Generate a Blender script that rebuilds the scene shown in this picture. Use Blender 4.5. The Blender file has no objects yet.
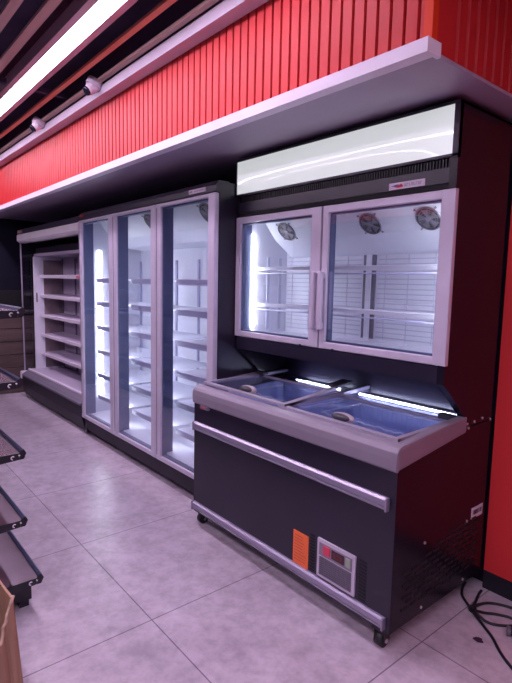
import bpy, bmesh, math, random
from mathutils import Vector, Matrix
random.seed(4)
SC = bpy.context.scene
COL = SC.collection
PI = math.pi

# ------------------------------------------------------------------ materials
def mat(name, color, rough=.5, metal=0.0, coat=0.0, spec=.5, noise=None, bump=None, emit=None):
    """noise = (scale, amount) mottles the colour; bump = (scale, strength); emit = (colour, strength)"""
    m = bpy.data.materials.new(name); m.use_nodes = True
    nt = m.node_tree; b = nt.nodes['Principled BSDF']
    b.inputs['Base Color'].default_value = (*color, 1)
    b.inputs['Roughness'].default_value = rough
    b.inputs['Metallic'].default_value = metal
    b.inputs['Coat Weight'].default_value = coat
    b.inputs['Coat Roughness'].default_value = .04
    b.inputs['Specular IOR Level'].default_value = spec
    if emit:
        b.inputs['Emission Color'].default_value = (*emit[0], 1)
        b.inputs['Emission Strength'].default_value = emit[1]
    tc = nt.nodes.new('ShaderNodeTexCoord')
    if noise:
        n = nt.nodes.new('ShaderNodeTexNoise'); n.inputs['Scale'].default_value = noise[0]; n.inputs['Detail'].default_value = 5
        r = nt.nodes.new('ShaderNodeValToRGB'); a = noise[1]
        r.color_ramp.elements[0].position = .3; r.color_ramp.elements[1].position = .7
        r.color_ramp.elements[0].color = (*[c * (1 - a) for c in color], 1)
        r.color_ramp.elements[1].color = (*[min(1, c * (1 + a)) for c in color], 1)
        nt.links.new(tc.outputs['Object'], n.inputs['Vector']); nt.links.new(n.outputs['Fac'], r.inputs['Fac'])
        nt.links.new(r.outputs['Color'], b.inputs['Base Color'])
    if bump:
        n2 = nt.nodes.new('ShaderNodeTexNoise'); n2.inputs['Scale'].default_value = bump[0]
        bp = nt.nodes.new('ShaderNodeBump'); bp.inputs['Strength'].default_value = bump[1]; bp.inputs['Distance'].default_value = .01
        nt.links.new(tc.outputs['Object'], n2.inputs['Vector']); nt.links.new(n2.outputs['Fac'], bp.inputs['Height'])
        nt.links.new(bp.outputs['Normal'], b.inputs['Normal'])
    return m

def glass_mat(name, tint, strength=1.0, base=.04):
    m = bpy.data.materials.new(name); m.use_nodes = True
    nt = m.node_tree; nt.nodes.clear()
    o = nt.nodes.new('ShaderNodeOutputMaterial'); mx = nt.nodes.new('ShaderNodeMixShader')
    t = nt.nodes.new('ShaderNodeBsdfTransparent'); t.inputs['Color'].default_value = (*tint, 1)
    g = nt.nodes.new('ShaderNodeBsdfGlossy'); g.inputs['Roughness'].default_value = .01
    lw = nt.nodes.new('ShaderNodeLayerWeight'); lw.inputs['Blend'].default_value = .5
    p = nt.nodes.new('ShaderNodeMath'); p.operation = 'POWER'; p.inputs[1].default_value = 5
    q = nt.nodes.new('ShaderNodeMath'); q.operation = 'MULTIPLY_ADD'; q.inputs[1].default_value = (1 - base) * strength; q.inputs[2].default_value = base * strength
    nt.links.new(lw.outputs['Facing'], p.inputs[0]); nt.links.new(p.outputs[0], q.inputs[0])
    nt.links.new(q.outputs[0], mx.inputs['Fac']); nt.links.new(t.outputs[0], mx.inputs[1]); nt.links.new(g.outputs[0], mx.inputs[2])
    nt.links.new(mx.outputs[0], o.inputs['Surface'])
    return m

def emit_mat(name, color, strength):
    m = bpy.data.materials.new(name); m.use_nodes = True
    nt = m.node_tree; nt.nodes.clear()
    o = nt.nodes.new('ShaderNodeOutputMaterial'); e = nt.nodes.new('ShaderNodeEmission')
    e.inputs['Color'].default_value = (*color, 1); e.inputs['Strength'].default_value = strength
    nt.links.new(e.outputs[0], o.inputs['Surface'])
    return m

def tile_mat():
    """large square concrete-look floor tiles, joints every 0.797 m"""
    m = bpy.data.materials.new('floor_tiles'); m.use_nodes = True
    nt = m.node_tree; b = nt.nodes['Principled BSDF']; L = nt.links.new
    tc = nt.nodes.new('ShaderNodeTexCoord')
    sh = nt.nodes.new('ShaderNodeMapping'); sh.inputs['Location'].default_value = (3.3, 7.1, .437); L(tc.outputs['Object'], sh.inputs['Vector'])
    def noise(scale, detail, c0, c1, p0, p1):
        n = nt.nodes.new('ShaderNodeTexNoise'); n.inputs['Scale'].default_value = scale; n.inputs['Detail'].default_value = detail
        n.inputs['Roughness'].default_value = .65
        r = nt.nodes.new('ShaderNodeValToRGB')
        r.color_ramp.elements[0].position = p0; r.color_ramp.elements[1].position = p1
        r.color_ramp.elements[0].color = (*c0, 1); r.color_ramp.elements[1].color = (*c1, 1)
        L(sh.outputs[0], n.inputs['Vector']); L(n.outputs['Fac'], r.inputs['Fac'])
        return r.outputs['Color']
    a = noise(3.2, 8, (.47, .40, .48), (.61, .53, .62), .35, .65)
    c = noise(17, 10, (.76, .75, .77), (1.0, 1.0, 1.0), .36, .60)
    mx = nt.nodes.new('ShaderNodeMixRGB'); mx.blend_type = 'MULTIPLY'; mx.inputs[0].default_value = 1
    L(a, mx.inputs[1]); L(c, mx.inputs[2])
    mp = nt.nodes.new('ShaderNodeMapping'); mp.inputs['Location'].default_value = (.155 + .797 * 20, .622 + .797 * 20, .37)
    L(tc.outputs['Object'], mp.inputs['Vector'])
    br = nt.nodes.new('ShaderNodeTexBrick'); br.offset = 0; br.squash = 1
    br.inputs['Color1'].default_value = (1, 1, 1, 1); br.inputs['Color2'].default_value = (.94, .94, .94, 1)
    br.inputs['Mortar'].default_value = (.36, .33, .37, 1); br.inputs['Scale'].default_value = 1
    br.inputs['Mortar Size'].default_value = .003; br.inputs['Brick Width'].default_value = .797; br.inputs['Row Height'].default_value = .797
    br.inputs['Mortar Smooth'].default_value = .2
    L(mp.outputs[0], br.inputs['Vector'])
    m2 = nt.nodes.new('ShaderNodeMixRGB'); m2.blend_type = 'MULTIPLY'; m2.inputs[0].default_value = 1
    L(mx.outputs[0], m2.inputs[1]); L(br.outputs['Color'], m2.inputs[2]); L(m2.outputs[0], b.inputs['Base Color'])
    b.inputs['Roughness'].default_value = .3; b.inputs['Specular IOR Level'].default_value = .5
    return m

def plank_mat(name, c0, c1, axis_scale):
    m = bpy.data.materials.new(name); m.use_nodes = True
    nt = m.node_tree; b = nt.nodes['Principled BSDF']; L = nt.links.new
    tc = nt.nodes.new('ShaderNodeTexCoord'); mp = nt.nodes.new('ShaderNodeMapping'); mp.inputs['Scale'].default_value = axis_scale
    n = nt.nodes.new('ShaderNodeTexNoise'); n.inputs['Scale'].default_value = 4; n.inputs['Detail'].default_value = 6
    r = nt.nodes.new('ShaderNodeValToRGB'); r.color_ramp.elements[0].position = .3; r.color_ramp.elements[1].position = .7
    r.color_ramp.elements[0].color = (*c0, 1); r.color_ramp.elements[1].color = (*c1, 1)
    L(tc.outputs['Object'], mp.inputs['Vector']); L(mp.outputs[0], n.inputs['Vector']); L(n.outputs['Fac'], r.inputs['Fac'])
    L(r.outputs['Color'], b.inputs['Base Color']); b.inputs['Roughness'].default_value = .55
    return m

M = dict(
    floor=tile_mat(),
    red=mat('red_paint', (.56, .024, .027), .5, spec=.3, noise=(2.5, .06)),
    red_wall=mat('red_wall_paint', (.72, .040, .045), .5, spec=.3, noise=(1.5, .04)),
    red_bead=mat('orange_red_bead', (.72, .045, .012), .5, spec=.25),
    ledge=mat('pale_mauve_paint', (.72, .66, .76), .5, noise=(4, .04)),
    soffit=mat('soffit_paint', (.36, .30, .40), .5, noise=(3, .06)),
    white_panel=mat('white_panel', (.88, .84, .88), .4, noise=(6, .03)),
    beam=mat('beam_paint', (.50, .44, .53), .5, noise=(4, .04)),
    dark_wall=mat('navy_wall', (.010, .009, .022), .55, noise=(3, .15), spec=.2),
    plain_wall=mat('grey_wall', (.10, .085, .12), .6, noise=(3, .1)),
    ceiling=mat('dark_ceiling', (.060, .040, .085), .8, noise=(5, .2)),
    skirting=mat('black_skirting', (.012, .012, .02), .35, noise=(8, .2)),
    slat_brown=plank_mat('brown_wood_slat', (.40, .25, .23), (.50, .32, .29), (.5, 6, 6)),
    slat_orange=plank_mat('reddish_wood_slat', (.58, .19, .12), (.68, .24, .15), (.5, 6, 6)),
    slat_dark=plank_mat('dark_wood_slat', (.10, .05, .055), (.15, .075, .08), (.5, 6, 6)),
    alu_pink=mat('fixture_aluminium', (.42, .28, .34), .4, .3, noise=(6, .06)),
    black=mat('freezer_black', (.017, .0135, .029), .3, noise=(5, .12), spec=.5),
    black_gloss=mat('freezer_side_gloss', (.010, .007, .015), .24, noise=(3, .15), spec=.27),
    kick=mat('kick_plate', (.015, .011, .023), .5, noise=(6, .15), spec=.25),
    header=mat('header_metal', (.028, .022, .040), .36, noise=(6, .1)),
    void=mat('vent_black', (.004, .004, .007), .7),
    silver=mat('silver_frame', (.58, .53, .65), .34, .2, noise=(9, .05)),
    rim=mat('rim_plastic', (.235, .20, .26), .38, .1, noise=(9, .05)),
    trimbar=mat('bumper_aluminium', (.32, .285, .39), .3, .45, noise=(9, .05)),
    groove=mat('groove_grey', (.15, .13, .18), .5),
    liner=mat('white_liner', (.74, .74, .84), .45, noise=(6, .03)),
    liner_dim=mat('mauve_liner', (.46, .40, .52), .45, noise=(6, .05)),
    chest_liner=mat('blue_liner', (.46, .50, .78), .45, noise=(5, .06)),
    rib=mat('liner_rib', (.52, .52, .66), .5),
    gasket=mat('navy_gasket', (.085, .10, .21), .4, noise=(6, .1)),
    wire=mat('white_wire', (.78, .78, .88), .35),
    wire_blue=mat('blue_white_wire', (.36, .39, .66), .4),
    rail=mat('price_rail', (.42, .40, .60), .35, noise=(8, .06)),
    fanmetal=mat('fan_metal', (.30, .27, .32), .4, .5, noise=(20, .15)),
    fandark=mat('fan_opening', (.05, .045, .06), .6),
    glass=glass_mat('door_glass', (.95, .96, .985), 1.0, .13),
    side_glass=glass_mat('side_glass', (.80, .80, .84), 1.2),
    lid_glass=glass_mat('lid_glass', (.90, .92, .99), 1.0, .10),
    lidframe=mat('lid_frame', (.40, .36, .46), .35, .3, noise=(9, .05)),
    liddark=mat('lid_slider', (.03, .027, .04), .4),
    handle=mat('handle_grip', (.46, .38, .42), .35, .2),
    led=emit_mat('led_tube', (.90, .93, 1.0), 14.0),
    led_soft=emit_mat('led_tube_soft', (.86, .89, 1.0), 15),
    lamp=emit_mat('linear_lamp', (1.0, .79, 1.05), 19.0),
    lightbox=mat('acrylic_lightbox', (.66, .69, .70), .30, coat=.8, noise=(2.0, .04), emit=((.92, 1.0, .98), .27)),
    label_white=mat('label_white', (.68, .60, .70), .5),
    ink=mat('ink_dark', (.05, .03, .06), .6),
    ink_grey=mat('ink_grey', (.36, .30, .38), .6),
    ink_red=mat('ink_red', (.55, .03, .06), .5),
    ink_blue=mat('ink_blue', (.06, .06, .28), .5),
    orange=mat('orange_sticker', (.85, .16, .045), .5, noise=(8, .06)),
    switch=mat('red_rocker_switch', (.62, .05, .10), .35),
    display=mat('display_window', (.05, .02, .035), .2),
    digit=emit_mat('display_digits', (.9, .12, .10), .10),
    greenknob=mat('green_button', (.30, .36, .28), .4),
    rubber=mat('rubber', (.012, .012, .016), .5),
    steel=mat('screw_steel', (.6, .55, .62), .3, .8),
    shelfplate=mat('shelf_plate', (.20, .17, .22), .22, .55, noise=(6, .1)),
    shelfdark=mat('shelf_black', (.012, .012, .02), .38, noise=(6, .2)),
    shelfrail=mat('shelf_blue_rail', (.045, .05, .11), .35, noise=(6, .1)),
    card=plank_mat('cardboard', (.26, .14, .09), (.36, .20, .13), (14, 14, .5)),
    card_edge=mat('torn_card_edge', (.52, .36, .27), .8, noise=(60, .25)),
    card_shaded=mat('cardboard_shaded', (.14, .075, .04), .8, noise=(20, .1)),  # same cardboard, darkened in colour for the shade inside the box
    plank=plank_mat('plank_wood', (.085, .055, .055), (.14, .09, .085), (6, .7, 6)),
    plank_gap=mat('plank_gap', (.012, .009, .014), .8),
    camwhite=mat('camera_plastic', (.62, .55, .66), .4, noise=(10, .03)),
    lens=mat('camera_lens', (.01, .01, .02), .1),
    cable=mat('cable_black', (.010, .008, .016), .4),
    scrap=mat('dark_scrap', (.035, .012, .04), .7),
)

# ------------------------------------------------------------------ mesh helpers
class MB:
    shift = (0, 0, 0)
    def __init__(self): self.bm = bmesh.new()
    def box(self, x0, x1, y0, y1, z0, z1, bevel=0, seg=2):
        t = bmesh.new(); bmesh.ops.create_cube(t, size=1)
        for v in t.verts:
            v.co = Vector(((x0 + x1) / 2 + v.co.x * (x1 - x0), (y0 + y1) / 2 + v.co.y * (y1 - y0), (z0 + z1) / 2 + v.co.z * (z1 - z0)))
        if bevel: bmesh.ops.bevel(t, geom=t.edges[:], offset=bevel, segments=seg, profile=.6, affect='EDGES')
        self._take(t); return self
    def prism(self, poly, axis, a, b, bevel=0):
        """poly in the two other axes (cyclic order kept: x->(y,z), y->(x,z), z->(x,y)), extruded along axis from a to b"""
        t = bmesh.new()
        def pt(p, q): return {'x': (q, p[0], p[1]), 'y': (p[0], q, p[1]), 'z': (p[0], p[1], q)}[axis]
        A = [t.verts.new(pt(p, a)) for p in poly]; B = [t.verts.new(pt(p, b)) for p in poly]
        t.faces.new(A); t.faces.new(B[::-1]); n = len(poly)
        for i in range(n): t.faces.new((A[i], B[i], B[(i + 1) % n], A[(i + 1) % n]))
        bmesh.ops.recalc_face_normals(t, faces=t.faces[:])
        if bevel: bmesh.ops.bevel(t, geom=t.edges[:], offset=bevel, segments=2, profile=.6, affect='EDGES')
        self._take(t); return self
    def cyl(self, p, q, r, r2=None, n=16):
        p, q = Vector(p), Vector(q); d = q - p; t = bmesh.new()
        bmesh.ops.create_cone(t, cap_ends=True, segments=n, radius1=r, radius2=r if r2 is None else r2, depth=d.length)
        R = d.to_track_quat('Z', 'Y').to_matrix().to_4x4()
        bmesh.ops.transform(t, matrix=Matrix.Translation((p + q) / 2) @ R, verts=t.verts[:])
        for f in t.faces: f.smooth = len(f.verts) == 4 and n > 6
        self._take(t); return self
    def sphere(self, c, r, sc=(1, 1, 1), n=20):
        t = bmesh.new(); bmesh.ops.create_uvsphere(t, u_segments=n, v_segments=n // 2, radius=r)
        for v in t.verts: v.co = Vector(c) + Vector((v.co.x * sc[0], v.co.y * sc[1], v.co.z * sc[2]))
        for f in t.faces: f.smooth = True
        self._take(t); return self
    def ring(self, c, nrm, R, r, n=28, m=8):
        """torus"""
        nrm = Vector(nrm).normalized(); q = nrm.to_track_quat('Z', 'Y').to_matrix(); t = bmesh.new(); vs = []
        for i in range(n):
            a = 2 * PI * i / n; row = []
            for j in range(m):
                b = 2 * PI * j / m; rr = R + r * math.cos(b)
                row.append(t.verts.new(Vector(c) + q @ Vector((rr * math.cos(a), rr * math.sin(a), r * math.sin(b)))))
            vs.append(row)
        for i in range(n):
            for j in range(m):
                f = t.faces.new((vs[i][j], vs[(i + 1) % n][j], vs[(i + 1) % n][(j + 1) % m], vs[i][(j + 1) % m])); f.smooth = True
        self._take(t); return self
    def tube(self, pts, r, n=10):
        pts = [Vector(p) for p in pts]; t = bmesh.new(); rows = []
        for i, p in enumerate(pts):
            d = (pts[min(i + 1, len(pts) - 1)] - pts[max(i - 1, 0)]).normalized()
            q = d.to_track_quat('Z', 'Y').to_matrix()
            rows.append([t.verts.new(p + q @ Vector((r * math.cos(2 * PI * k / n), r * math.sin(2 * PI * k / n), 0))) for k in range(n)])
        for a, b in zip(rows, rows[1:]):
            best = min(range(n), key=lambda s: sum((a[k].co - b[(k + s) % n].co).length for k in range(n)))
            for k in range(n):
                f = t.faces.new((a[k], a[(k + 1) % n], b[(k + 1 + best) % n], b[(k + best) % n])); f.smooth = True
        t.faces.new(rows[0][::-1]); t.faces.new(rows[-1])
        bmesh.ops.recalc_face_normals(t, faces=t.faces[:])
        self._take(t); return self
    def quad(self, *p):
        self.bm.faces.new([self.bm.verts.new(v) for v in p]); return self
    def move(self, mtx):
        bmesh.ops.transform(self.bm, matrix=mtx, verts=self.bm.verts[:]); return self
    def _take(self, t):
        me = bpy.data.meshes.new('tmp'); t.to_mesh(me); t.free(); self.bm.from_mesh(me); bpy.data.meshes.remove(me)
    def build(self, name, m, parent=None, kind=None, label=None):
        bmesh.ops.translate(self.bm, verts=self.bm.verts[:], vec=Vector(MB.shift))
        me = bpy.data.meshes.new(name)
        off = Vector((0, 0, 0)); p = parent
        while p is not None: off += p.location; p = p.parent
        if parent is None:                       # own origin at its base centre
            xs = [v.co for v in self.bm.verts]
            off = Vector(((min(v.x for v in xs) + max(v.x for v in xs)) / 2, (min(v.y for v in xs) + max(v.y for v in xs)) / 2, min(v.z for v in xs)))
            if kind == 'structure': off = Vector((0, 0, 0))
        bmesh.ops.translate(self.bm, verts=self.bm.verts[:], vec=-off)
        self.bm.to_mesh(me); self.bm.free()
        me.materials.append(M[m] if isinstance(m, str) else m)
        o = bpy.data.objects.new(name, me); COL.objects.link(o)
        if parent is None: o.location = off
        else: o.parent = parent
        if kind: o['kind'] = kind
        if label: o['label'] = label
        return o

def thing(name, label, cat, loc, group=None):
    o = bpy.data.objects.new(name, None); COL.objects.link(o); o.location = loc; o.empty_display_size = .1
    return tag(o, label, cat, group)
def tag(o, label, cat, group=None):
    o['label'] = label; o['category'] = cat
    if group: o['group'] = group
    return o
def struct(name, mb, m, parent=None): return mb.build(name, m, parent, None if parent else 'structure')
def B(*a, **k): return MB().box(*a, **k)

# ------------------------------------------------------------------ the room
XL, XR, YF, YB, ZC = -4.62, 4.6, -4.6, .752, 2.95
struct('floor', B(XL - .1, XR + .1, YF - .1, YB + .15, -.1, 0), 'floor')
ceil = struct('ceiling', B(XL - .1, XR + .1, YF - .1, YB + .15, ZC, ZC + .1), 'ceiling')
struct('wall_recess', B(XL, 1.404, YB + .04, YB + .14, 0, ZC), 'dark_wall')
struct('wall_back', B(1.404, XR, YB, YB + .14, .086, ZC, bevel=.003), 'red_wall')
struct('baseboard_back', B(1.407, XR, YB - .006, YB + .13, 0, .086), 'skirting')
struct('wall_left', B(XL - .1, XL, YF, YB + .14, 0, ZC), 'dark_wall')
struct('wall_right', B(XR, XR + .1, YF, YB + .14, 0, ZC), 'plain_wall')
struct('wall_front', B(XL - .1, XR + .1, YF - .1, YF, 0, ZC), 'dark_wall')
# red ribbed bulkhead above the fridges: front face (facing the aisle) and its end face
BX = 1.483
def ribbed():
    mb = MB(); pitch = .056; gap = .013; d = .020; y = -.073
    poly = []; x = BX
    poly.append((BX, y))
    while x > XL + .12:
        poly += [(x - pitch + gap, y), (x - pitch + gap - .001, y + d), (x - pitch + .001, y + d), (x - pitch, y)]
        x -= pitch
    poly += [(XL, y), (XL, YB + .04), (BX - .02, YB + .04)]
    yy = YB - .0
    poly.append((BX, YB + .04 - .045))
    yy = YB + .04 - .045
    while yy - .066 > y + .03:
        poly += [(BX, yy + .006), (BX - d, yy - .002), (BX - d, yy - gap), (BX, yy - gap - .001)]
        yy -= .066
    mb.prism(poly, 'z', 2.190, ZC)
    return mb
struct('wall_bulkhead', ribbed(), 'red')
struct('trim_1', MB().prism([(BX - .028, -.077), (BX + .004, -.077), (BX + .004, -.045), (BX, -.045), (BX, -.073), (BX - .028, -.073)], 'z', 2.222, 2.65), 'red_bead')
led_ = MB().prism([(XL, -.1126), (BX + .002, -.1126), (BX + .014, -.1126), (BX + .014, -.035), (BX, -.035), (BX, -.06), (XL, -.06)], 'z', 2.177, 2.222)
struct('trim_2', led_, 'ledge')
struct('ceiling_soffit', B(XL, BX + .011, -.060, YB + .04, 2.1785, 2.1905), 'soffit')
struct('trim_3', MB().prism([(-.152, 2.65), (-.152, 2.705), (-.14, 2.72), (-.076, 2.72), (-.076, 2.65)], 'x', XL, 3.2), 'beam')
# opposite side of the shop: a red band over a dark wall (mirrored faintly in the door glass)
struct('trim_4', B(XL, XR, YF, YF + .06, 2.5, ZC - .01), 'red')
struct('trim_5', B(XL, BX - .03, -.079, -.0731, 2.715, ZC), 'ceiling')
# timber baffles hung under the dark ceiling
for y, w, m, z0 in ((-.171, .032, 'slat_brown', 2.72), (-.286, .035, 'slat_orange', 2.75), (-.700, .05, 'slat_brown', 2.75), (-.838, .048, 'slat_brown', 2.75),
                    (-.98, .05, 'slat_dark', 2.75), (-1.12, .05, 'slat_brown', 2.75), (-1.26, .05, 'slat_dark', 2.75), (-1.40, .05, 'slat_brown', 2.75),
                    (-1.54, .05, 'slat_dark', 2.75), (-1.68, .05, 'slat_brown', 2.75), (-1.82, .05, 'slat_dark', 2.75)):
    struct('ceiling_slat', B(XL, XR, y - w / 2, y + w / 2, z0, z0 + .017), m, ceil)

for x in (-3.4, -1.5, .4, 2.6):
    struct('slat_carrier', B(x - .02, x + .02, -1.9, -.155, 2.769, 2.80).box(x - .01, x + .01, -1.0, -.98, 2.80, ZC), 'ceiling', ceil)

# linear ceiling lights
def linear_light(y, x0, x1, label, group=None, z=2.75):
    t = thing('ceiling_light', label, 'light', ((x0 + x1) / 2, y, z), group)
    for x in (x0 + .3, x1 - .3): B(x - .008, x + .008, y - .008, y + .008, z + .07, ZC).build('hanger', 'ceiling', t)
    MB().prism([(y - .088, z), (y - .049, z), (y - .047, z + .006), (y + .047, z + .006), (y + .049, z), (y + .088, z), (y + .088, z + .07), (y - .088, z + .07)], 'x', x0, x1).build('housing', 'alu_pink', t)
    B(x0 + .01, x1 - .01, y - .048, y + .048, z + .0015, z + .0055).build('diffuser', 'lamp', t, label='glowing white diffuser')
linear_light(-.495, XL + .02, 1.1, 'long glowing white linear ceiling light between the wooden slats above the aisle')
for y, x0, x1 in ((-2.1, -4.3, .5), (-2.1, .8, 4.3), (-3.5, -4.3, .5), (-3.5, .8, 4.3)):
    linear_light(y, x0, x1, 'white linear ceiling light over the rest of the shop behind the viewer', 'ceiling lights behind the viewer')

linear_light(-.75, 1.95, 4.4, 'added white linear light brightening the red wall and bulkhead end, outside the view')  # unseen lamp, added to brighten the red wall and bulkhead end face
# dome security cameras on the beam
def dome_camera(x, y, z, label):
    t = thing('security_camera', label, 'camera', (x, y, z), 'security cameras on the beam')
    up = Vector((.18, .45, .88)).normalized(); c = Vector((x, y, z))
    MB().cyl(c + up * .045, c + up * .004, .052, .051, 24).build('mount_base', 'camwhite', t)
    MB().cyl(c + up * .006, c - up * .03, .050, .030, 24).build('housing', 'camwhite', t)
    fw = Vector((-.02, -.80, -.62)).normalized()
    MB().sphere(c - up * .012 + fw * .012, .036).build('eyeball', 'camwhite', t)
    MB().cyl(c - up * .012 + fw * .036, c - up * .012 + fw * .050, .031, .027, 20).build('lens', 'lens', t, label='black lens window')
    MB().tube([c + up * .04 + Vector((-.02, -.02, .0)), c + Vector((-.035, -.035, .07)), c + Vector((-.015, -.03, .12))], .0035, 6).build('hanging_wire', 'cable', t)
dome_camera(-.945, -.195, 2.70, 'white dome security camera under the beam, nearer of the two to the chest freezer')
dome_camera(-2.08, -.20, 2.70, 'white dome security camera under the beam, farther one toward the open multideck cooler')

# ------------------------------------------------------------------ shared fridge bits
def fan(parent, c, nrm, r):
    c = Vector(c); nrm = Vector(nrm).normalized(); q = nrm.to_track_quat('Z', 'Y').to_matrix()
    o = MB().cyl(c - nrm * .004, c + nrm * .002, r, n=32).build('fan', 'fandark', parent)
    g = MB()
    for k in range(1, 6): g.ring(c + nrm * .007, nrm, r * k / 5.2, r * .022, 28, 6)
    for k in range(4):
        a = PI * k / 4 + .3; v = q @ Vector((math.cos(a), math.sin(a), 0))
        g.cyl(c - v * r + nrm * .006, c + v * r + nrm * .006, r * .026, n=6)
    g.ring(c + nrm * .004, nrm, r, r * .05, 32, 8)
    for k in range(4):
        a = PI / 4 + PI / 2 * k; v = q @ Vector((math.cos(a), math.sin(a), 0))
        g.cyl(c + v * r * 1.22 + nrm * .0, c + v * r * 1.22 + nrm * .006, r * .08, n=8)
        g.cyl(c + v * r * .98 + nrm * .003, c + v * r * 1.25 + nrm * .003, r * .03, n=6)
    g.build('guard', 'fanmetal', o)
    b = MB()
    for k in range(5):
        a = 2 * PI * k / 5
        u, v = q @ Vector((math.cos(a), math.sin(a), 0)), q @ Vector((math.cos(a + .75), math.sin(a + .75), 0))
        b.quad(c + nrm * .003 + u * r * .2, c + nrm * .0032 + u * r * .85, c + nrm * .005 + v * r * .85, c + nrm * .004 + v * r * .2)
    b.cyl(c + nrm * .002, c + nrm * .0075, r * .24, n=20)
    b.build('blades', 'fanmetal', o)
    return o

def wire_shelf(parent, x0, x1, y0, y1, z, step, rail_h, name='shelf', rail='rail', r=.003):
    s = MB()
    n = max(2, round((x1 - x0) / step))
    for i in range(n + 1):
        x = x0 + (x1 - x0) * i / n; s.box(x - r, x + r, y0, y1, z - 2 * r, z)
    for k in range(4):
        y = y0 + .004 + (y1 - y0 - .008) * k / 3; s.box(x0, x1, y - r, y + r, z - 4 * r, z - 2 * r)
    o = s.build(name, 'wire', parent)
    MB().prism([(y0 - .010, z - rail_h), (y0 - .016, z + .006), (y0 - .011, z + .008), (y0 - .002, z + .002), (y0 - .004, z - rail_h)], 'x', x0, x1).build('price_rail', rail, o)
    return o

# ------------------------------------------------------------------ combi freezer (chest below, glass-door cabinet above)
L, D, ZB = 1.398, .725, .084
cf = thing('combination_freezer', 'black chest freezer with a two-door glass cabinet and white light box above it', 'freezer', (L / 2, D / 2, 0))
side = [(0, ZB), (D, ZB), (D, .832), (.5, .828), (.47, .81), (0, .745)]
mb = MB()
mb.box(.006, L - .0005, 0, .05, ZB, .745).box(.05, L - .05, D - .05, D, ZB, .84).box(.05, L - .05, .05, D - .05, ZB, .15)
mb.prism([(y + (.0015 if y == 0 else 0), z) for y, z in side], 'x', .0065, .05).prism([(y + (.001 if y == 0 else 0), z) for y, z in side], 'x', L - .05, L - .0045)
body = mb.build('chest_body', 'black', cf)
MB().prism([(y + (.0015 if y == 0 else 0), z) for y, z in side], 'x', L - .004, L).build('side_panel', 'black_gloss', cf, label='glossy black end panel of the chest')
ln = MB()
ln.box(.05, L - .05, .05, .075, .15, .79).box(.05, L - .05, D - .075, D - .05, .15, .815)
ln.prism([(.05, .15), (D - .05, .15), (D - .05, .82), (.05, .775)], 'x', .05, .07).prism([(.05, .15), (D - .05, .15), (D - .05, .82), (.05, .775)], 'x', L - .07, L - .05)
ln.box(.05, L - .05, .05, D - .05, .15, .36).box(.70, .706, .075, D - .075, .36, .70)
ln.build('chest_liner', 'chest_liner', cf, label='blue lit inside of the chest')
# rim: front bar and two rising side bars
fr = [(-.006, .740), (-.014, .748), (-.016, .79), (-.012, .818), (.000, .834), (.022, .842), (.046, .845), (.046, .80), (.0, .742)]
MB().prism(fr, 'x', .006, L + .004, bevel=.004).build('front_rim', 'rim', cf)
def side_rim(x0, x1, outer):
    pr = [(-.010, .746), (.2, .774), (.494, .812), (.494, .884), (.25, .864), (.06, .846), (.0, .834), (-.013, .80)]
    return MB().prism(pr, 'x', x0, x1, bevel=.010)
side_rim(L - .036, L + .006, 1).build('side_rim', 'rim', cf); side_rim(.004, .042, -1).build('side_rim', 'rim', cf)
# aluminium bumper rails across the front
def bumper(x0, x1, z0, z1):
    h = z1 - z0
    o = MB().prism([(.001, z0), (-.016, z0 + .004), (-.022, z0 + .3 * h), (-.017, z0 + .36 * h), (-.017, z0 + .40 * h), (-.023, z0 + .46 * h), (-.020, z0 + .85 * h), (-.010, z1), (.001, z1)], 'x', x0, x1).build('bumper_rail', 'trimbar', cf)
    B(x0 - .004, x0 + .006, -.024, .0, z0 - .001, z1 + .001, bevel=.004).build('end_cap', 'trimbar', o)
    B(x1 - .006, x1 + .004, -.024, .0, z0 - .001, z1 + .001, bevel=.004).build('end_cap', 'trimbar', o)
bumper(.022, L - .03, .5815, .633); bumper(.016, L - .020, .0995, .148)
# control panel with switch, display, button and grille
cp = MB().box(1.015, 1.227, -.010, .001, .157, .333, bevel=.004).build('control_panel', 'silver', cf, label='silver control panel with small grille')
B(1.030, 1.212, -.0125, -.009, .262, .318).build('control_strip', 'rim', cp)
B(1.056, 1.094, -.018, -.011, .272, .313, bevel=.003).build('power_switch', 'switch', cp, label='red rocker switch')
dsp = B(1.102, 1.172, -.015, -.011, .272, .312, bevel=.002).build('display', 'display', cp)
dg = MB()
for k in range(3):
    x = 1.113 + k * .017
    dg.box(x, x + .010, -.0158, -.0148, .298, .301).box(x, x + .010, -.0158, -.0148, .281, .284).box(x + .008, x + .010, -.0158, -.0148, .283, .299)
dg.build('digits', 'digit', dsp)
B(1.180, 1.206, -.016, -.011, .272, .312, bevel=.003).build('button', 'greenknob', cp)
B(1.033, 1.209, -.0115, -.009, .172, .254).build('grille_opening', 'void', cp)
gr = MB()
for k in range(9): gr.box(1.033, 1.209, -.0145, -.0105, .1735 + k * .0094, .1785 + k * .0094)
for k in range(8): gr.box(1.036 + k * .0245, 1.039 + k * .0245, -.0135, -.0105, .172, .254)
gr.build('grille', 'groove', cp)
def slots(x0, x1):
    s = MB()
    for k in range(12): s.box(x0, x1, -.002, .001, .158 + k * .0148, .166 + k * .0148)
    s.build('vent_slots', 'void', cf)
slots(.966, .993); slots(1.243, 1.279)
st = B(.858, .955, -.003, .001, .144, .305).build('sticker', 'orange', cf, label='orange notice sticker with fine print')
s = MB()
for k in range(9):
    s.box(.866, .866 + random.uniform(.05, .08), -.0036, -.0028, .285 - k * .0145, .2875 - k * .0145)
s.build('fine_print', mat('print_dark_orange', (.42, .07, .03), .6), st)
rm = B(.092, .165, -.020, .001, .722, .745, bevel=.003).build('brand_tag', 'groove', cf)
B(.105, .140, -.0215, -.019, .730, .739).build('red_mark', 'ink_red', rm)
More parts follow.
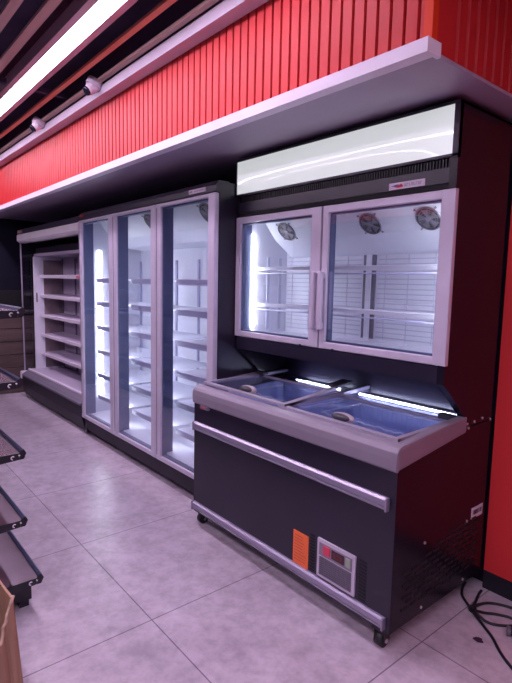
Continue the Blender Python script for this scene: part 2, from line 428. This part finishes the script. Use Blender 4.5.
# end panel: louvres, screws and label
lv = MB()
for r in range(10):
    for k in range(10):
        y = .075 + k * .062 + (r % 2) * .030; z = .150 + r * .0255
        if z > .29 + y * .22: continue
        if y > .66: continue
        lv.box(L - .001, L + .0022, y, y + .045, z, z + .011, bevel=.0)
lv.build('side_louvres', 'void', cf)
for y, z in ((.503, .848), (.565, .849), (.637, .854), (.712, .838), (.515, .828), (.217, .395), (.559, .388), (.218, .112), (.558, .108)):
    MB().cyl((L - .002, y, z), (L + .0045, y, z), .0062, n=10).build('screw', 'steel', cf)
lb = B(L, L + .002, .600, .702, .383, .435).build('side_label', 'label_white', cf, label='white printed label on the end panel')
lt = MB()
for k in range(9): lt.box(L + .0018, L + .0028, .612 + k * .0095, .612 + k * .0095 + random.choice((.004, .006, .0075)), .400, .422)
lt.build('print', 'ink', lb)
# castors
for x, y in ((L - .052, .028), (.030, .050), (L - .20, D - .07), (.07, D - .07)):
    c = MB().box(x - .030, x + .030, y - .03, y + .03, ZB - .008, ZB).box(x - .024, x - .019, y - .018, y + .022, .03, ZB - .006).box(x + .019, x + .024, y - .018, y + .022, .03, ZB - .006).build('castor', 'rubber', cf)
    MB().cyl((x - .017, y, .031), (x + .017, y, .031), .031, n=22).build('wheel', 'rubber', c)
    MB().cyl((x - .027, y, .031), (x + .027, y, .031), .009, n=12).build('axle', 'steel', c)
# sliding glass lids
def lid(x0, x1, dz, hx):
    prof = [(.042, .846), (.25, .849), (.45, .851), (.69, .864)]
    pane = MB()
    pane.prism([(y, z + dz) for y, z in prof] + [(y, z + dz + .004) for y, z in prof[::-1]], 'x', x0 + .022, x1 - .022)
    o = pane.build('glass_lid', 'lid_glass', cf)
    f = MB()
    def bar(w0, w1): f.prism([(y, z + dz - .006) for y, z in prof] + [(y, z + dz + .010) for y, z in prof[::-1]], 'x', w0, w1)
    bar(x0, x0 + .022); bar(x1 - .022, x1)
    f.prism([(.040, .842 + dz), (.060, .844 + dz), (.060, .857 + dz), (.040, .854 + dz)], 'x', x0, x1)
    f.prism([(.450, .845 + dz), (.470, .846 + dz), (.470, .859 + dz), (.450, .858 + dz)], 'x', x0, x1)
    f.build('lid_frame', 'lidframe', o)
    h = MB().sphere((hx, .094, .862 + dz), .062, (1.0, .48, .36)).build('lid_handle', 'handle', o)
    MB().sphere((hx, .078, .866 + dz), .050, (1.0, .42, .34)).build('finger_recess', 'liddark', h)
lid(.042, .728, .010, .385); lid(.690, L - .034, 0, 1.045)
MB().prism([(.40, .905), (.52, .916), (.52, .93), (.40, .918)], 'x', .674, .744).build('lid_stop', 'liddark', cf)
B(L - .105, L - .03, .44, .478, .862, .884).build('lid_stop', 'liddark', cf)
B(.03, .105, .44, .478, .866, .886).build('lid_stop', 'liddark', cf)
cl = MB()
cl.cyl((.20, .638, .838), (.56, .638, .838), .005, n=12).cyl((.70, .638, .838), (1.28, .638, .838), .005, n=12)
cl.build('chest_light_tube', emit_mat('chest_led', (.76, .78, 1.0), 22.0), cf, label='glowing light tube along the back of the chest')

MB().prism([(.050, .848), (.27, .872), (.42, .896), (.42, .908), (.27, .886), (.050, .862)], 'x', .696, .728).build('lid_rail', 'lidframe', cf)
# upper cabinet
YC, ZT, ZD0, ZD1, ZC0 = .2863, 2.15, 1.1198, 1.8222, 1.043
sp = [(YC, ZC0), (.302, 1.034), (.400, .950), (.486, .872), (.50, .838), (D, .838), (D, ZT), (YC, ZT)]
MB().prism(sp, 'x', .006, .032).build('cabinet_side', 'black_gloss', cf)
MB().prism(sp, 'x', L - .032, L).build('cabinet_side', 'black_gloss', cf)
mb = MB()
mb.box(.032, L - .032, YC, D - .02, ZC0, ZD0 - .006)                       # bottom beam
mb.box(.032, L - .032, D - .03, D, .845, ZT)                               # back
mb.box(.032, L - .032, YC, D - .03, ZD1 + .024, 1.905)                    # band with the brand plate
mb.box(.032, L - .032, YC + .035, YC + .05, 1.90, 1.96)                    # grille recess back
mb.box(.006, L, YC - .004, D, 2.141, ZT)                                     # top
mb.box(.032, L - .032, YC, YC + .02, 1.943, 1.953)
mb.box(.032, L - .032, YC + .05, D - .03, 1.95, 1.98)
mb.build('cabinet_body', 'black', cf)
MB().box(.032, L - .032, YC + .005, D - .03, ZD1 + .004, ZD1 + .022).build('header_rail', 'void', cf)
g = MB()
for k in range(96): g.box(.04 + k * .01385, .0455 + k * .01385, YC + .008, YC + .034, 1.906, 1.943)
g.build('top_grille', 'shelfdark', cf)
# bulged white light box face
t = bmesh.new(); nx, nz = 40, 8; X0, X1, Z0, Z1 = .012, L - .022, 1.953, 2.141
vs = [[t.verts.new((X0 + (X1 - X0) * i / nx, YC - .004 - .007 * math.sin(PI * i / nx) ** .7 * math.sin(PI * j / nz) + .0005 * math.sin(i * .42), Z0 + (Z1 - Z0) * j / nz)) for j in range(nz + 1)] for i in range(nx + 1)]
for i in range(nx):
    for j in range(nz):
        f = t.faces.new((vs[i][j], vs[i + 1][j], vs[i + 1][j + 1], vs[i][j + 1])); f.smooth = True
bk = [t.verts.new((x, YC + .02, z)) for x, z in ((X0, Z0), (X1, Z0), (X1, Z1), (X0, Z1))]
edge = [vs[i][0] for i in range(nx + 1)] + [vs[nx][j] for j in range(1, nz + 1)] + [vs[i][nz] for i in range(nx - 1, -1, -1)] + [vs[0][j] for j in range(nz - 1, 0, -1)]
t.faces.new(bk[::-1])
m_ = MB(); m_._take(t); m_.build('light_box', 'lightbox', cf, label='white glossy light box panel along the top')
mb = MB(); mb.box(.006, L, YC - .006, YC + .02, 2.139, 2.15).box(L - .022, L, YC - .006, YC + .02, 1.94, 2.141).box(.006, .012, YC - .006, YC + .02, 1.94, 2.141).box(.006, L, YC - .006, YC + .02, 1.943, 1.954)
mb.build('light_box_frame', 'header', cf)
bp = B(1.088, 1.262, YC - .004, YC, 1.848, 1.877, bevel=.0015).build('brand_plate', 'label_white', cf)
MB().prism([(1.100, 1.863), (1.128, 1.869), (1.150, 1.866), (1.150, 1.860), (1.120, 1.860)], 'y', YC - .0052, YC - .0035).build('blue_mark', 'ink_blue', bp)
MB().prism([(1.118, 1.858), (1.150, 1.870), (1.158, 1.864), (1.158, 1.856), (1.135, 1.854)], 'y', YC - .0056, YC - .0040).build('red_mark', 'ink_red', bp)
lt = MB()
for k in range(8):
    x = 1.167 + k * .0108
    lt.box(x, x + .0022, YC - .0052, YC - .0035, 1.857, 1.869)
    if k % 2: lt.box(x, x + .007, YC - .0052, YC - .0035, 1.866, 1.869)
    else: lt.box(x, x + .007, YC - .0052, YC - .0035, 1.857, 1.860)
    if k % 3 == 0: lt.box(x + .0055, x + .0075, YC - .0052, YC - .0035, 1.857, 1.869)
lt.build('lettering', 'ink_grey', bp)
# cabinet interior
ln = MB()
ln.box(.032, L - .032, D - .055, D - .03, ZD0, ZD1).box(.032, .045, YC + .05, D - .05, ZD0, ZD1).box(L - .045, L - .032, YC + .05, D - .05, ZD0, ZD1)
ln.box(.032, L - .032, YC + .02, D - .05, ZD0 - .006, ZD0 + .012).box(.032, L - .032, YC + .05, D - .05, ZD1 - .008, ZD1 + .004)
ln.build('cabinet_liner', 'liner', cf, label='white lit inside of the cabinet')
rb = MB(); z = ZD0 + .04
while z < ZD1 - .2:
    rb.box(.06, .655, D - .0575, D - .054, z, z + .006).box(.765, L - .06, D - .0575, D - .054, z, z + .006); z += .026
for x in (.10, .25, .40, .55, .81, .95, 1.1, 1.25): rb.box(x, x + .004, D - .0580, D - .054, ZD0 + .03, ZD1 - .2)
rb.build('back_ribs', 'rib', cf)
sd = MB()
for x in (.672, .728): sd.box(x, x + .022, D - .066, D - .054, ZD0 + .03, ZD1 - .20)
sd.build('shelf_standard', 'groove', cf)
for y in (.50, .60): B(.045, .050, y, y + .022, ZD0 + .03, 1.60).build('side_standard', 'rib', cf)
B(.694, .728, D - .072, D - .054, ZD0 + .02, ZD1 - .16).build('centre_post', 'liner', cf)
jm = MB().box(.032, .05, YC + .024, YC + .085, ZD0, ZD1).box(L - .05, L - .032, YC + .024, YC + .085, ZD0, ZD1).box(.668, .730, YC + .024, YC + .070, ZD0, ZD1).box(.032, L - .032, YC + .022, YC + .06, ZD1 - .018, ZD1 + .004)
jm.build('jamb', 'gasket', cf)
ev = MB().prism([(.385, ZD1), (.415, 1.80), (.505, 1.698), (.635, 1.612), (D - .05, 1.60), (D - .05, ZD1)], 'x', .115, L - .06).build('evaporator_cover', 'liner', cf)
nrm = Vector((0, -(1.80 - 1.698), -(.505 - .415)))
for x in (.255, .855, 1.175): fan(ev, (x, .466, 1.742), nrm, .060)
for z in (1.528, 1.312):
    wire_shelf(cf, .06, L - .06, .42, D - .062, z, .045, .012, rail='wire', r=.002)
    MB().tube([(.05, .405, z - .030), (L - .05, .405, z - .030)], .0035, 8).build('front_rod', 'rail', cf)
MB().box(.045, .063, .370, .392, 1.17, 1.73, bevel=.004).build('light_tube', 'led', cf, label='glowing vertical light tube')
MB().box(L - .063, L - .045, .370, .392, 1.17, 1.73, bevel=.004).build('light_tube', 'led', cf, label='glowing vertical light tube')
# cabinet doors
def door(parent, x0, x1, z0, z1, y0, y1, lw, rw, tw, bw, rounded=.004):
    f = MB()
    f.box(x0, x0 + lw, y0, y1, z0, z1, bevel=rounded).box(x1 - rw, x1, y0, y1, z0, z1, bevel=rounded)
    f.box(x0 + lw - .004, x1 - rw + .004, y0 + .0006, y1, z1 - tw, z1 - .0004, bevel=rounded).box(x0 + lw - .004, x1 - rw + .004, y0 + .0006, y1, z0 + .0004, z0 + bw, bevel=rounded)
    o = f.build('glass_door', 'silver', parent)
    MB().box(x0 + lw - .003, x1 - rw + .003, y0 + .010, y0 + .014, z0 + bw - .003, z1 - tw + .003).build('glass', 'glass', o)
    gk = MB(); e = .009
    gk.box(x0 + lw - .002, x0 + lw + e, y0 + .016, y1 + .012, z0 + bw, z1 - tw).box(x1 - rw - e, x1 - rw + .002, y0 + .016, y1 + .012, z0 + bw, z1 - tw)
    gk.box(x0 + lw, x1 - rw, y0 + .016, y1 + .012, z1 - tw - e, z1 - tw + .002).box(x0 + lw, x1 - rw, y0 + .016, y1 + .012, z0 + bw - .002, z0 + bw + e)
    gk.build('gasket', 'gasket', o)
    return o
dl = door(cf, .006, .6945, ZD0, ZD1, YC - .002, YC + .022, .042, .066, .036, .032)
dr = door(cf, .7055, L + .002, ZD0, ZD1, YC - .002, YC + .022, .036, .060, .036, .034)
for o, x in ((dl, .674), (dr, .7235)):
    B(x - .0135, x + .0135, YC - .036, YC - .012, 1.214, 1.504, bevel=.008, seg=3).build('handle', 'silver', o)
    for z in (1.235, 1.483): B(x - .009, x + .009, YC - .016, YC - .001, z - .014, z + .014, bevel=.003).build('handle_mount', 'silver', o)
for o, x in ((dl, .575), (dr, .80)):
    MB().cyl((x, YC - .0045, ZD0 - .004), (x, YC - .0005, ZD0 + .004), .007, n=10).build('door_lock', 'liddark', o)

# wire baskets resting inside the chest
def basket(x0, x1, label):
    y0, y1, z0, z1 = .285, .60, .362, .795; r = .0012; s = MB()
    n = 18
    for i in range(n + 1):
        x = x0 + (x1 - x0) * i / n
        s.box(x - r, x + r, y0, y0 + 2 * r, z0, z1).box(x - r, x + r, y1 - 2 * r, y1, z0, z1).box(x - r, x + r, y0, y1, z0, z0 + 2 * r)
    for k in range(8):
        z = z0 + (z1 - z0) * k / 7
        s.box(x0, x1, y0, y0 + 2 * r, z - r, z + r).box(x0, x1, y1 - 2 * r, y1, z - r, z + r).box(x0, x0 + 2 * r, y0, y1, z - r, z + r).box(x1 - 2 * r, x1, y0, y1, z - r, z + r)
    for k in range(7):
        y = y0 + (y1 - y0) * k / 6
        s.box(x0, x0 + 2 * r, y - r, y + r, z0, z1).box(x1 - 2 * r, x1, y - r, y + r, z0, z1)
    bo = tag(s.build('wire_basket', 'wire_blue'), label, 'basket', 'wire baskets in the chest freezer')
    q = MB(); q.tube([(x0 + (x1 - x0) * i / 40, y0, z1 + .005 * math.sin(i * 1.1) * math.sin(i * .4)) for i in range(41)], .0045, 8)
    q.tube([(x0, y1, z1), (x1, y1, z1)], .003, 8).tube([(x0, y0, z1), (x0, y1, z1)], .003, 8).tube([(x1, y0, z1), (x1, y1, z1)], .003, 8)
    q.build('basket_rim', 'wire', bo)
basket(.74, 1.27, 'white wire basket in the chest freezer under the lid beside the end panel')
basket(.12, .62, 'white wire basket in the chest freezer under the lid beside the tall glass-door fridge')

# ------------------------------------------------------------------ three-door upright fridge
X1 = -.004; W = .698; X0 = X1 - 3 * W; YD = .111; ZT3 = 2.018; MB.shift = (0, .021, 0)
uf = thing('display_fridge', 'tall black upright display fridge with three silver-framed glass doors', 'fridge', ((X0 + X1) / 2, .42, 0))
YK = .165; YB3 = .745
mb = MB()
mb.box(X0 - .004, X0 + .03, YD + .035, YB3, 0.02, ZT3).box(X1 - .03, X1 + .004, YD + .035, YB3, .02, ZT3)
mb.box(X0, X1, YB3 - .03, YB3, .02, ZT3).box(X0, X1, YD + .05, YB3, ZT3 - .03, ZT3).box(X0, X1, YK + .02, YB3, .09, .20)
mb.build('cabinet_body', 'black', uf)
MB().prism([(YD + .025, .170), (YD + .045, .045), (YD + .075, .030), (YD + .10, .030), (YD + .10, .178), (YD + .03, .178)], 'x', X0 + .002, X1 - .002).build('kick_plate', 'kick', uf)
B(X0 + .03, X1 - .03, YK + .06, YK + .08, 0, .06).build('plinth', 'void', uf)
MB().prism([(YD + .016, 1.956), (YD + .008, 1.964), (YD + .008, 1.998), (YD + .024, ZT3 + .006), (YD + .10, ZT3 + .006), (YD + .10, 1.956)], 'x', X0 - .006, X1 + .006).build('header', 'header', uf)
bp = B(-.286, -.104, YD + .004, YD + .009, 1.972, 1.997).build('brand_plate', 'label_white', uf)
lt = MB()
for k in range(9): lt.box(-.222 + k * .0115, -.2145 + k * .0115, YD + .003, YD + .005, 1.980, 1.988)
lt.build('lettering', 'ink_grey', bp)
B(-.276, -.246, YD + .003, YD + .005, 1.979, 1.990).build('red_mark', 'ink_grey', bp)
B(X0 + .03, X0 + .10, YD + .003, YD + .009, 1.984, 1.999).build('badge', 'red_bead', uf, label='small red badge')
ln = MB(); XI0, XI1 = X0 + .03, X1 - .03; ZI0, ZI1 = .20, 1.975
ln.box(XI0, XI1, .70, .716, ZI0, ZI1).box(XI0, XI0 + .012, .215, .70, ZI0, ZI1).box(XI1 - .012, XI1, .215, .70, ZI0, ZI1)
ln.box(XI0, XI1, .165, .70, ZI0 - .002, ZI0 + .012).box(XI0, XI1, .19, .70, ZI1 - .004, ZI1 + .006)
ln.build('liner', 'liner', uf, label='white lit inside')
mu = MB()
mu.box(X0 + .03, X0 + .075, YD + .042, YD + .105, ZI0, ZI1).box(X1 - .075, X1 - .03, YD + .042, YD + .105, ZI0, ZI1)
for k in (1, 2): mu.box(X0 + k * W - .038, X0 + k * W + .038, YD + .042, YD + .12, ZI0 - .02, ZI1)
mu.box(X0 + .03, X1 - .03, YD + .042, YD + .09, 1.935, ZI1)
mu.build('mullion', 'gasket', uf)
ev = MB().prism([(.225, 1.972), (.245, 1.948), (.375, 1.80), (.49, 1.735), (.70, 1.715), (.70, 1.972)], 'x', XI0 + .10, XI1 - .014).build('evaporator_cover', 'liner', uf)
nrm = Vector((0, -(1.948 - 1.80), -(.375 - .245)))
for x in (-.335, -1.10): fan(ev, (x, .305, 1.880), nrm, .082)
for i in range(3):
    a, b = X0 + i * W + (.054 if i == 0 else .05), X0 + (i + 1) * W - .05
    for z in (1.447, 1.237, 1.02, .798, .578, .375): wire_shelf(uf, a, b, .262, .66, z, .021, .034, r=.0034)
sd = MB()
for k in range(4):
    x = XI0 + .02 + (XI1 - XI0 - .06) * k / 3; sd.box(x - .012, x + .012, .685, .701, .26, 1.62)
sd.box(X0 + .95 * W / 2, X0 + .95 * W / 2 + .02, .685, .701, .26, 1.62).box(X0 + W * 1.5, X0 + W * 1.5 + .02, .685, .701, .26, 1.62).box(X0 + W * 2.5, X0 + W * 2.5 + .02, .685, .701, .26, 1.62)
sd.build('shelf_standard', 'rail', uf)
MB().box(XI0 + .012, XI0 + .022, .262, .300, .36, 1.70, bevel=.003).build('light_tube', 'led', uf, label='glowing vertical light tube')
MB().box(XI1 - .032, XI1 - .012, .18, .21, .25, 1.90, bevel=.004).build('light_tube', 'led_soft', uf, label='glowing vertical light tube')
for k in (1, 2):
    x = X0 + k * W
    MB().prism([(x - .036, YD + .122), (x - .010, YD + .122), (x - .014, YD + .136), (x - .034, YD + .136)], 'z', .25, 1.66).build('light_tube', 'led_soft', uf, label='glowing light tube behind the mullion')
for i in range(3):
    a = X0 + i * W + (.0 if i == 0 else .003); b = X0 + (i + 1) * W - (.0 if i == 2 else .003)
    o = door(uf, a, b, .172, 1.956, YD, YD + .036, .067, .067, .026, .036, rounded=.009)
    B(a + .014, a + .021, YD - .0012, YD + .002, .21, 1.93).build('seam', 'groove', o)
    if i == 0: B(a + .004, a + .064, YD - .0022, YD + .001, 1.862, 1.935).build('sticker', 'label_white', o, label='pale sticker on the door frame')

MB.shift = (0, .021, 0)
# ------------------------------------------------------------------ open multideck cooler
XA, XB = -4.020, -2.116
mk = thing('multideck_cooler', 'open multideck cooler with pale empty shelves and a clear end panel', 'cooler', ((XA + XB) / 2, .42, 0))
MB().prism([(.165, .030), (.150, .05), (.118, .16), (.110, .24), (.110, .285), (.135, .30), (.20, .315), (.20, .10), (.70, .10), (.70, .03)], 'x', XA, XB).build('base', 'kick', mk)
MB().prism([(.108, .272), (.106, .292), (.135, .312), (.195, .338), (.200, .325), (.140, .300), (.118, .285)], 'x', XA, XB).build('bumper', 'groove', mk)
B(XA + .06, XB - .02, .20, .69, 0, .04).build('plinth', 'void', mk)
B(XA - .008, XA + .045, .098, .70, .235, .328, bevel=.016).build('base_end_cap', 'ledge', mk)
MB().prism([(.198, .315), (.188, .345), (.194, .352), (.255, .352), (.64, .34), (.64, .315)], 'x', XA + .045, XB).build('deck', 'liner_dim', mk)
MB().prism([(.186, .322), (.182, .350), (.190, .356), (.206, .354), (.206, .322)], 'x', XA + .04, XB).build('deck_rail', 'ledge', mk)
MB().prism([(.118, 1.945), (.108, 1.93), (.110, 1.875), (.135, 1.852), (.20, 1.850), (.20, 1.945)], 'x', XA - .01, XB + .006).build('canopy_front', 'white_panel', mk)
MB().prism([(.116, 1.947), (.120, 1.998), (.69, 1.998), (.69, 1.80), (.60, 1.80), (.60, 1.86), (.20, 1.86), (.20, 1.947)], 'x', XA - .012, XB + .004).build('canopy', 'header', mk)
B(XA + .01, XA + .18, .113, .119, 1.957, 1.985).build('badge', 'slat_brown', mk)
MB().prism([(.265, .34), (.265, 1.69), (.30, 1.72), (.69, 1.72), (.69, .34)], 'x', XA + .05, XA + .085).build('end_wall', 'liner', mk)
B(XA + .0845, XA + .0865, .285, .298, 1.16, 1.27).build('thermometer', 'liddark', mk)
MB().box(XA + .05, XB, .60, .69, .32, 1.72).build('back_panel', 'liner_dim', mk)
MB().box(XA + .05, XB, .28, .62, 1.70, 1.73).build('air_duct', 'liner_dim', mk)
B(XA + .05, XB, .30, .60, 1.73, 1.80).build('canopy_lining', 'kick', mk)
B(XA + .0848, XA + .0870, .375, .588, .36, 1.66).build('side_wall_shade', mat('brownish_shade', (.24, .18, .20), .5, noise=(30, .1)), mk, label='brownish painted shade on the inner end wall')  # thin brown sheet painting the shade on the deeper end wall
sd = MB()
for x in (XA + .09, XA + .52, XA + .70, XA + 1.24, XA + 1.8): sd.box(x, x + .022, .588, .601, .36, 1.68)
sd.build('shelf_standard', 'groove', mk)
for z in (1.475, 1.244, 1.010, .775, .548):
    for a, b in ((XA + .09, XA + .985), (XA + .995, XB - .012)):
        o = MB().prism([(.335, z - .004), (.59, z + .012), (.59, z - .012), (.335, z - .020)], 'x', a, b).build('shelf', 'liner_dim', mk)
        MB().prism([(.330, z - .030), (.322, z + .004), (.330, z + .008), (.338, z + .002), (.338, z - .030)], 'x', a, b).build('price_rail', 'ledge', o)
B(XB - .60, XB - .02, .314, .322, 1.450, 1.476).build('price_strip', mat('pinkish_strip', (.62, .16, .22), .5), mk, label='pink strip on the top shelf edge')
gp = MB().prism([(.150, .325), (.142, 1.855), (.60, 1.855), (.60, .325)], 'x', XA + .006, XA + .012).build('end_glass', 'side_glass', mk)
MB().prism([(.146, .325), (.138, 1.855), (.150, 1.855), (.158, .325)], 'x', XA + .002, XA + .016).build('glass_edge', 'lidframe', gp)

MB.shift = (0, 0, 0)
# ------------------------------------------------------------------ gondola shelving across the aisle
GX = .300; GL = -4.1; YBK = -1.47
gs = thing('gondola_shelving', 'low dark metal gondola shelving run with empty shelves across the aisle', 'shelving', ((GX + GL) / 2, -1.25, 0))
B(GL, GX - .01, YBK - .03, YBK, 0, 1.42).build('back_panel', 'shelfdark', gs)
for x in (GX - .03, (GX + GL) / 2, GL + .03): B(x - .02, x + .02, YBK, YBK + .05, 0, 1.45).build('upright', 'shelfdark', gs)
B(GL, GX - .075, -1.46, -.985 - .004, .03, .105).build('kick_plate', 'shelfdark', gs)
for x in (GX - .10, GX - 1.1, GX - 2.1): B(x - .02, x + .02, -1.04, -1.0, 0, .03).build('foot', 'shelfdark', gs)
for z, yf in ((.163, -.965), (.438, -1.022), (.727, -1.020), (1.026, -1.022), (1.312, -1.008)):
    o = MB().prism([(yf - .012, z - .004), (YBK + .001, z - .004), (YBK + .001, z - .018), (yf - .012, z - .018)], 'x', GL, GX - .006).build('base_deck' if z < .2 else 'shelf', 'shelfplate', gs)
    MB().prism([(yf, z - .026), (yf + .003, z + .004), (yf - .004, z + .010), (yf - .012, z + .006), (yf - .012, z - .026)], 'x', GL, GX).build('front_rail', 'shelfrail', o)
    MB().prism([(yf - .004, z - .002), (yf - .008, z - .030), (yf - .10, z - .036), (YBK + .01, z - .052), (YBK + .01, z - .003), (yf - .02, z - .003)], 'x', GX - .008, GX - .002).build('end_bracket', 'shelfdark', o)
    MB().prism([(yf + .006, z - .004), (yf - .006, z - .028), (yf - .022, z - .028), (yf - .022, z + .002), (yf - .004, z + .012)], 'x', GX - .002, GX + .005).build('rail_end', 'shelfdark', o)
    h = MB(); c = Vector((GX + .0005, yf - .046, z - .018))
    pts = [c + Vector((0, .0065 * math.cos(a), .0065 * math.sin(a))) for a in [x * PI / 8 for x in range(2, 13)]]
    h.tube(pts, .0022, 8); h.cyl((GX + .001, yf - .022, z - .010), (GX + .0065, yf - .022, z - .010), .0032, n=10)
    h.build('hook_slot', 'ledge', o)

# ------------------------------------------------------------------ wood-fronted counter at the end of the aisle
wc = thing('wooden_counter', 'dark counter with a horizontal wooden plank front at the far end of the aisle', 'counter', (-4.45, -.6, 0))
B(XL + .03, -4.325, -1.9, .62, 0, 1.0).build('carcass', 'plank_gap', wc)
for k in range(6):
    B(-4.327, -4.30, -1.9, .62, .005 + k * .163, .158 + k * .163, bevel=.004).build('plank', 'plank', wc)
B(XL + .02, -4.285, -1.92, .64, 1.0, 1.035, bevel=.004).build('counter_top', 'shelfdark', wc)
B(XL + .02, -4.50, -1.92, .64, 1.035, 1.28, bevel=.004).build('upstand', 'void', wc)

# ------------------------------------------------------------------ torn cardboard box
cb = thing('cardboard_box', 'torn open brown cardboard box standing on the floor beside the shelving', 'box', (1.03, -1.45, 0))
def flared(y, z): return y + (.66 - z) * .072
# front (toward viewer) wall with a torn top edge
t = bmesh.new()
edge = [(-1.299, .664), (-1.303, .650), (-1.308, .632), (-1.312, .622), (-1.316, .603), (-1.321, .590), (-1.323, .572), (-1.330, .552), (-1.345, .535), (-1.37, .52), (-1.41, .525), (-1.46, .54), (-1.52, .53), (-1.58, .55)]
F = [t.verts.new((1.20 + .004 * math.sin(i), y, z)) for i, (y, z) in enumerate(edge)]
Bt = [t.verts.new((1.20 + .01 * (i % 2) * .2, -1.299 + .0475 + (y + 1.299) * 1.02, .0)) for i, (y, z) in enumerate(edge)]
for i in range(len(edge) - 1): t.faces.new((F[i], F[i + 1], Bt[i + 1], Bt[i]))
geom = t.faces[:]
r = bmesh.ops.extrude_face_region(t, geom=geom)
for v in [g for g in r['geom'] if isinstance(g, bmesh.types.BMVert)]: v.co.x -= .006
bmesh.ops.recalc_face_normals(t, faces=t.faces[:])
m_ = MB(); m_._take(t); m_.build('front_wall', 'card', cb)
tp = MB(); pts = [(1.197 + .003 * math.sin(i * 2.1), y + random.uniform(-.0012, .0012), z + .001) for i, (y, z) in enumerate(edge)]
tp.tube(pts, .0042, 6); tp.build('torn_edge', 'card_edge', cb, label='pale ragged torn edge')
def wall(p, q, z0, z1, name, th=.006, dy=0):
    a, b = Vector((*p, 0)), Vector((*q, 0)); n = Vector((-(b - a).y, (b - a).x, 0)).normalized() * th
    return MB().prism([p, q, (q[0] + n.x, q[1] + n.y), (p[0] + n.x, p[1] + n.y)], 'z', z0, z1).build(name, 'card_shaded', cb)
t = bmesh.new()
def slab(pts, off, m, name):
    t = bmesh.new(); A = [t.verts.new(p) for p in pts]; Bv = [t.verts.new(Vector(p) + Vector(off)) for p in pts]
    t.faces.new(A); t.faces.new(Bv[::-1]); n = len(pts)
    for i in range(n): t.faces.new((A[i], Bv[i], Bv[(i + 1) % n], A[(i + 1) % n]))
    bmesh.ops.recalc_face_normals(t, faces=t.faces[:]); m_ = MB(); m_._take(t); return m_.build(name, m, cb)
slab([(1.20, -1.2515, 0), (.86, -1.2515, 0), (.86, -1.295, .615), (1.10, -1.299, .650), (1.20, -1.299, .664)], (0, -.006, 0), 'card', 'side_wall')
slab([(.86, -1.2515, 0), (.86, -1.53, 0), (.86, -1.575, .61), (.86, -1.45, .605), (.86, -1.295, .615)], (.006, 0, 0), 'card_shaded', 'back_wall')
slab([(1.20, -1.5375, 0), (.86, -1.5375, 0), (.86, -1.586, .61), (1.20, -1.586, .54)], (0, .006, 0), 'card_shaded', 'side_wall')
B(.862, 1.198, -1.535, -1.257, .002, .008).build('bottom', 'card_shaded', cb)

# ------------------------------------------------------------------ power cable on the floor
def smooth(pts, n=7):
    P = [Vector(p) for p in pts]; out = []
    for i in range(len(P) - 1):
        a, b, c, d = P[max(i - 1, 0)], P[i], P[i + 1], P[min(i + 2, len(P) - 1)]
        for k in range(n):
            s_ = k / n
            out.append(.5 * ((2 * b) + (c - a) * s_ + (2 * a - 5 * b + 4 * c - d) * s_ ** 2 + (3 * b - a - 3 * c + d) * s_ ** 3))
    return out + [P[-1]]
R = .0062
cable = MB()
cable.tube(smooth([(1.345, .700, .012), (1.352, .665, .008), (1.366, .63, R), (1.394, .587, R), (1.47, .519, .014), (1.543, .47, R), (1.608, .423, R), (1.67, .361, R), (1.738, .311, R), (1.84, .26, R), (1.96, .27, R)]), R)
loop = smooth([(1.425, .700, .010), (1.428, .672, R), (1.435, .645, R), (1.451, .588, R), (1.462, .545, .014), (1.470, .552, .018), (1.474, .590, .012), (1.486, .632, R), (1.518, .661, R), (1.574, .686, R), (1.68, .708, R), (1.80, .70, R), (1.86, .665, R), (1.80, .635, R),
               (1.70, .622, R), (1.607, .611, R), (1.577, .600, R), (1.543, .579, R), (1.514, .547, .010), (1.484, .514, .019), (1.500, .503, .020), (1.522, .501, .012), (1.55, .500, R), (1.583, .512, R), (1.629, .560, R), (1.66, .60, .0185), (1.69, .64, .012)])
cable.tube(loop, R)
co = tag(cable.build('power_cable', 'cable'), 'black power cable looped on the floor beside the red wall', 'cable')
def part_of(mb, name, m, parent): return mb.build(name, m, parent)
part_of(MB().ring((1.472, .521, .017), (.6, -.75, .1), .0135, .0045, 18, 8), 'cable_tie', 'rubber', co)
pl = thing('plug', 'dark grey cable plug lying on the floor at the red wall', 'plug', (1.66, .50, 0))
MB().cyl((1.648, .50, .019), (1.70, .525, .019), .018, .014, 18).build('plug_body', 'rubber', pl)
MB().cyl((1.636, .494, .019), (1.649, .5005, .019), .020, .020, 18).build('plug_face', 'groove', pl)
# dark scrap on the floor
t = MB(); t.prism([(1.560, .357), (1.583, .352), (1.600, .366), (1.592, .371), (1.588, .381), (1.574, .378), (1.566, .371)], 'z', .0, .006)
tag(t.build('floor_scrap', 'scrap'), 'small dark scrap lying on the tiles in front of the cable', 'scrap')

# ------------------------------------------------------------------ camera and view
cam = bpy.data.cameras.new('camera'); co_ = bpy.data.objects.new('camera', cam); COL.objects.link(co_)
cam.sensor_fit = 'HORIZONTAL'; cam.sensor_width = 36; cam.lens = 509.77 / 512 * 36; cam.clip_start = .01
Rm = Matrix(((.6400728214765318, -.10065769243921772, .7616920717454554), (.7680144479417529, .056131599681284866, -.6379679077116219), (.021461382988903273, .9933364346836535, .11323487347178775)))
co_.matrix_world = Matrix.Translation((2.4663638969459662, -1.6028418702977396, 1.4374577201165453)) @ Rm.to_4x4()
SC.camera = co_
w = bpy.data.worlds.new('world'); SC.world = w; w.use_nodes = True
w.node_tree.nodes['Background'].inputs[0].default_value = (.05, .04, .06, 1); w.node_tree.nodes['Background'].inputs[1].default_value = .3
SC.view_settings.view_transform = 'Standard'; SC.view_settings.look = 'None'; SC.view_settings.exposure = 1.0; SC.view_settings.gamma = 1
SC.view_settings.use_curve_mapping = False
SC.cycles.use_denoising = True
SC.cycles.max_bounces = 10; SC.cycles.transparent_max_bounces = 24; SC.cycles.sample_clamp_indirect = 6
